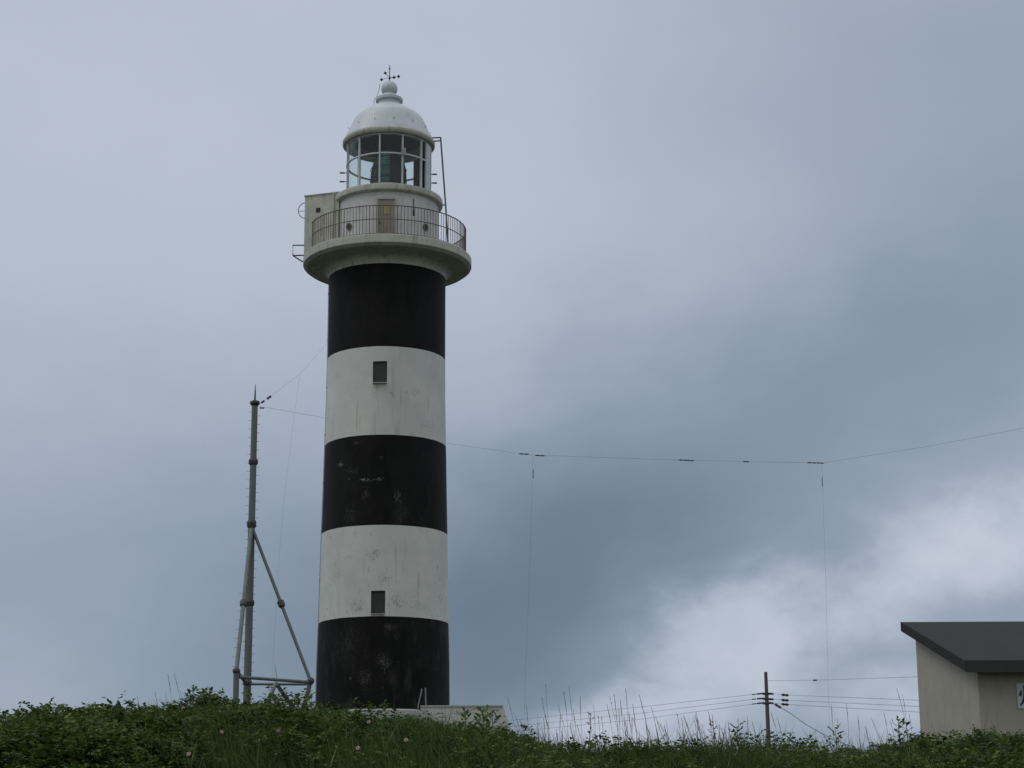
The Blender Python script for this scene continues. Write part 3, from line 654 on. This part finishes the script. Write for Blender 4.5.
def shrubness(x, y):
    p = pxof(x, y)
    left = ss((230-p)/110)
    patch = vnoise(x+30, y+5, 1.1, 3)
    m1 = np.exp(-((p-270)/110)**2)*.6*(y > 18.2) + np.exp(-((p-490)/40)**2)*.7*(y > 18) + np.exp(-((p-440)/60)**2)*.4*(y > 18.3)
    right = .10*ss((p-800)/80)
    crestb = .22*(y > 19)
    return np.clip(left + (patch-.55)*.55 + m1 + right + crestb, 0.02, 1)
def veg_h(x, y):
    return VEG*(.42+.78*vnoise(x+50, y+20, 1.6, 5)) * (.75+.45*vnoise(x+50, y+20, 4.5, 6))
# stems with compound leaves
NS = 21000
sxp = rng.uniform(-8.5, 8.5, NS*3); syp = rng.uniform(12.5, 21.3, NS*3)
keep = (rng.random(NS*3) < shrubness(sxp, syp)) & (np.abs(sxp) < syp*.256+2.2)
sxp, syp = sxp[keep][:NS], syp[keep][:NS]; n = len(sxp); print('stems', n)
sgz = ground(sxp, syp); sh_ = veg_h(sxp, syp)*rng.uniform(.75, 1.08, n)
tall = rng.random(n) < .004; sh_ = sh_*np.where(tall, 1.3, 1.0)
stint = rng.normal(.5, .15, n) + .25*(vnoise(sxp+9, syp+9, 2.5, 8)-.5)
lean = rng.normal(0, .14, (n, 2))
VV, FF, TT = [], [], []; off_ = 0
for k in range(8):       # compound leaves along each stem
    t = .42+.58*(k+.5+rng.uniform(-.4, .4, n))/8
    b = np.stack([sxp+lean[:, 0]*t*sh_, syp+lean[:, 1]*t*sh_, sgz+sh_*t], 1)
    th = rng.uniform(0, 2*pi, n); elv = rng.uniform(-.1, .8, n)
    rd = np.stack([np.cos(th)*np.cos(elv), np.sin(th)*np.cos(elv), np.sin(elv)], 1)
    rl = rng.uniform(.07, .12, n)
    up3 = np.array([0, 0, 1.0]); sd_ = nrm(np.cross(rd, up3)); nn_ = nrm(np.cross(sd_, rd))
    for j, (s, u) in enumerate(((0, 1.0), (1, .75), (-1, .75), (1, .4), (-1, .4))):
        bb = b+rd*(rl*u)[:, None]
        dj = nrm(rd*(.5 if s else 1)+sd_*s*.9+rng.normal(0, .2, (n, 3))+nn_*(-.15))
        nj = nrm(nn_+rng.normal(0, .35, (n, 3)))
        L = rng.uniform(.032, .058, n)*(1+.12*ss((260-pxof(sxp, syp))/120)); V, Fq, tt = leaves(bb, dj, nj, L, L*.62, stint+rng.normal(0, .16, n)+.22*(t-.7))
        VV.append(V); FF.append(Fq+off_); TT.append(tt); off_ += len(V)
o = np_mesh('shrub_thicket', np.concatenate(VV), np.concatenate(FF), np.concatenate(TT), M['leaf'])
tag(o, 'dense dark green shrub foliage covering the bank, thickest at the left', 'shrubs', None, 'stuff')
# stems themselves: thin upright strips
def strips(bx, by, bz, H, W0, leanv, curve, tint, segs=4):
    n = len(bx); th = rng.uniform(0, pi, n); wv = np.stack([np.cos(th), np.sin(th), 0*th], 1)*W0[:, None]*.5
    rows = []
    for i in range(segs+1):
        t = i/segs; c = np.stack([bx+leanv[:, 0]*t+curve[:, 0]*t*t, by+leanv[:, 1]*t+curve[:, 1]*t*t, bz+H*(t-.18*t*t*np.linalg.norm(curve, axis=1)/H)], 1)
        w_ = 1-t**1.6*.93; rows += [c-wv*w_, c+wv*w_]
    V = np.stack(rows, 1).reshape(-1, 3); m_ = 2*(segs+1); o = np.arange(n)[:, None]*m_
    Fq = np.concatenate([o+np.array([[2*i, 2*i+1, 2*i+3, 2*i+2]]) for i in range(segs)])
    return V, Fq, np.repeat(tint, m_)
# grass blades
NG = 62000
gxp = rng.uniform(-8.5, 8.5, NG*3); gyp = rng.uniform(12.5, 21.3, NG*3)
keep = (rng.random(NG*3) < (1.02-.85*ss((200-pxof(gxp, gyp))/120))*(.55+.6*vnoise(gxp+3, gyp+3, 1.4, 12))*.75) & (np.abs(gxp) < gyp*.256+2.0)
gxp, gyp = gxp[keep][:NG], gyp[keep][:NG]; n = len(gxp); print('blades', n)
H = VEG*rng.uniform(.55, 1.12, n)*(.75+.4*vnoise(gxp+13, gyp+3, 2.2, 15)); H *= np.where(rng.random(n) < .03, 1.3, 1)
V, Fq, tt = strips(gxp, gyp, ground(gxp, gyp)-.02, H, rng.uniform(.005, .014, n), rng.normal(-.02, .05, (n, 2)), rng.normal(-.05, .11, (n, 2)), rng.normal(.5, .2, n)+.3*(vnoise(gxp, gyp, 1.2, 21)-.5))
o = np_mesh('bank_grass', V, Fq, tt, M['blade']); tag(o, 'long green grass growing thickly over the bank', 'grass', None, 'stuff')
# broader, paler tussock blades standing through the turf
n = 7000
tx = rng.uniform(-5.5, 8, n); ty = rng.uniform(12.8, 20.6, n)
V, Fq, tt = strips(tx, ty, ground(tx, ty)-.02, rng.uniform(.32, .56, n)*(.8+.3*vnoise(tx+5, ty+9, 1.3, 31)), rng.uniform(.012, .024, n), rng.normal(-.03, .06, (n, 2)), rng.normal(-.05, .16, (n, 2)), rng.normal(.74, .14, n))
o = np_mesh('tussock_grass', V, Fq, tt, M['blade']); tag(o, 'broad pale grass blades standing through the turf of the bank', 'grass', None, 'stuff')
# rough grass over the plateau beyond the crest and the ground before the bank
n = 30000
ax_ = np.concatenate([rng.uniform(-9, 9, 12000), rng.uniform(-22, 30, 18000)]); ay_ = np.concatenate([rng.uniform(4, 12.6, 12000), rng.uniform(21.2, 80, 18000)])
V, Fq, tt = strips(ax_, ay_, ground(ax_, ay_)-.02, rng.uniform(.12, .3, n), rng.uniform(.012, .03, n), rng.normal(0, .05, (n, 2)), rng.normal(-.03, .08, (n, 2)), rng.normal(.5, .2, n), 3)
o = np_mesh('rough_grass', V, Fq, tt, M['blade']); tag(o, 'rough short grass on the ground before and behind the bank', 'grass', None, 'stuff')
# seeding stalks against the sky
TOPS = [(508,697),(513,712),(527,703),(537,714),(541.6,697),(546.5,684),(558,704),(563.5,691),(568,686),(573,709),(579.7,696),(587,712),(593,705),(601,716),(606,704),(610,696),(613.5,694),(618,708),(621,700),(625,688),(629,712),(633,705),(640,695),(644,712),(651,707),(655,716),(658,721),(664,726),(678,714),(681,717),(683.7,715),(694,715),(697,717),(701,724),(708,711),(710,716),(716,721),(729,721),(737,719),(748,716),(752,722),(771,713),(776,716),(831,704),(837,718),(846,703),(857,716),(871,718),(865.6,727),(883,712),(897,688),(902,695),(909,714),(890,722),(168,674),(174,673),(154,692),(179,689),(275,664),(310,690),(60,705),(43,704)]
mb = MB(); random.seed(4)
TOPS += [(random.uniform(505, 740), random.uniform(712, 732)) for _ in range(26)]
for (tx, ty) in TOPS:
    D = random.uniform(18.6, 21.0); top = P(tx, ty, D); hh = random.uniform(.55, .8)
    ln = random.uniform(.0, .10); bx = top.x+ln+random.uniform(-.03, .03); gb = gz(bx, D)
    base = Vector((bx, D+random.uniform(-.1, .1), gb))
    pts = []; n = 9
    for i in range(n):
        t = i/(n-1); p = base.lerp(top, t); p.x += (ln*.35)*(sin(pi*t)) + .008*sin(5*t+tx) ; pts.append(p)
    hk = random.random()
    rad = [.0022-.001*i/(n-1) for i in range(n)]
    mb.tube(pts[:7], rad[:7], 4, False)
    fat = random.uniform(.0024, .0042) if hk < .75 else .002
    mb.tube(pts[6:], [.0018, fat, .0015], 5)
    hd = (pts[8]-pts[6])
    for j in range(int(6*fat/.003)):
        q = pts[6]+hd*random.uniform(.1, .95); e = q + Vector((random.uniform(-.008, .008), random.uniform(-.008, .008), .025))
        mb.tube([q, e], [.0016, .0008], 3, False)
o = mb.build('seeding_grass', M['stalk']); tag(o, 'thin brown seeding grass stalks standing above the bank against the sky', 'grass', None, 'stuff')

# leafy plants one can tell apart
def leafy(px, py, D, h, nl, L, mat, label, cat='plant', spread=.09, name='leafy_plant', lean_=0, droop=0, group=None):
    top = P(px, py, D); base = Vector((top.x-lean_, D, top.z-h))
    rt = empty(name, base, label, cat, group); mb = MB()
    mb.tube([base, base.lerp(top, .5)+Vector((.01, 0, 0)), top], [.006, .005, .003], 6); mb.build('stem', M['stem'], rt)
    bb, dd, nn2, LL = [], [], [], []
    for i in range(nl):
        t = .35+.65*(i+.5)/nl; a = i*2.4+random.uniform(-.3, .3); c = base.lerp(top, t)
        e_ = .5-droop+random.uniform(-.2, .25); r = spread*(1.15-t*.5)
        d_ = Vector((cos(a)*cos(e_), sin(a)*cos(e_), sin(e_))); 
        for q in (.25, .6, 1.0):
            bb.append(tuple(c+d_*r*q)); d2 = (d_+Vector((random.uniform(-.6,.6), random.uniform(-.6,.6), random.uniform(-.1,.3)))).normalized(); dd.append(tuple(d2))
            nn2.append((random.uniform(-.4,.4), random.uniform(-.6,.1), 1)); LL.append(L*random.uniform(.75, 1.15))
    bb, dd, nn2, LL = map(np.array, (bb, dd, nn2, LL)); V, Fq, tt = leaves(bb, dd, nrm(nn2), LL, LL*.62, rng.uniform(.2, 1, len(bb)))
    V = V - np.array(base); o = np_mesh('foliage', V, Fq, tt, mat); o.parent = rt
    return rt
leafy(465, 712, 18.4, .42, 16, .07, M['broad'], 'pale leafy sprig standing before the middle of the concrete platform', spread=.10)
leafy(483, 712, 18.5, .42, 18, .075, M['broad'], 'bright broad-leaved sprig standing before the right part of the concrete platform', spread=.11)
leafy(492, 715, 18.7, .38, 18, .07, M['leaf'], 'bushy green plant before the sloping end of the concrete platform', spread=.13)
leafy(431, 712, 18.6, .42, 18, .065, M['leaf'], 'drooping green plant before the grab rails of the lighthouse', spread=.13, droop=.3)
leafy(591, 713, 19.2, .48, 7, .034, M['dleaf'], 'dark upright weed with sparse leaves among the tall grass stalks', spread=.035, name='dark_weed', lean_=.05)
leafy(597, 737, 19.2, .35, 7, .05, M['dleaf'], 'low dark weed beside the sparse upright weed', spread=.06, name='dark_weed')
leafy(737, 727, 19.3, .36, 14, .05, M['dleaf'], 'dark rounded weed just left of the utility pole', spread=.10, name='dark_weed')
leafy(713, 722, 19.3, .38, 8, .04, M['dleaf'], 'narrow reddish-dark weed between the tall stalks and the utility pole', spread=.05, name='dark_weed')
leafy(835, 728, 19.3, .36, 12, .05, M['leaf'], 'green sprig on the crest right of the utility pole', spread=.11)
leafy(898, 722, 19.3, .40, 12, .05, M['leaf'], 'green sprig on the crest just left of the beige building', spread=.09)
leafy(906, 724, 19.4, .40, 12, .05, M['dleaf'], 'darker sprig on the crest right at the left wall of the beige building', spread=.09)
leafy(193, 691, 19.0, .42, 12, .055, M['leaf'], 'taller leafy shoot on the crest left of the mast', spread=.10)
leafy(209, 692, 19.0, .42, 12, .055, M['leaf'], 'leafy shoot on the crest between the tallest left shoot and the mast', spread=.10)
leafy(276, 694, 19.1, .42, 10, .05, M['dleaf'], 'dark leafy shoot under the braces of the mast', spread=.09)
leafy(104, 708, 19.0, .40, 8, .045, M['dleaf'], 'dark thin shoot on the left part of the crest', spread=.07)
leafy(45, 708, 18.6, .42, 11, .055, M['broad'], 'pale upright shoot near the left edge of the bank', spread=.08)
leafy(24, 717, 18.5, .40, 14, .05, M['leaf'], 'leafy shoot at the far left of the bank', spread=.10)
# pink blossoms
def petal(mb, c, ax, a, r):
    u = ax.orthogonal().normalized(); v = ax.cross(u); d_ = u*cos(a)+v*sin(a); s = ax.cross(d_)
    mb.add([c, c+d_*r*.6+s*r*.42+ax*r*.2, c+d_*r+s*r*.2+ax*r*.35, c+d_*r-s*r*.2+ax*r*.35, c+d_*r*.6-s*r*.42+ax*r*.2], [(0,1,2,3,4)], True)
FL = [(122,739,15.6,'by the leafy left part of the bank'), (222,732,16.6,'below the left of the mast'), (183,708,18.6,'near the crest, left of the mast'), (278,731,16.6,'under the mast braces'), (224,730,16.9,''), (279,727,17.0,''), (369,722,17.5,'below the lighthouse base'), (189,754,14.8,'low on the bank, left'), (358,748,15.2,'low on the bank below the lighthouse'), (406,740,16.0,'below the right side of the lighthouse')]
for x_, y_, D, lab in FL:
    if not lab: continue
    c = P(x_, y_, D); ax = Vector((random.uniform(-.4, .4), -1, .5)).normalized(); r = .018
    rt = empty('pink_blossom', c, 'small pink blossom ' + lab, 'flower', 'pink blossoms dotted over the bank')
    mb = MB(); 
    for k in range(5): petal(mb, c, ax, k*2*pi/5, r)
    mb.build('petals', M['pink'], rt); mb = MB(); mb.sphere(c+ax*.004, .007, 5); mb.build('stamens', M['stamen'], rt)
    mb = MB(); mb.tube([c, c+Vector((.01, .04, -.12)), c+Vector((0, .06, -.25))], .003, 5); mb.build('stem', M['stem'], rt)
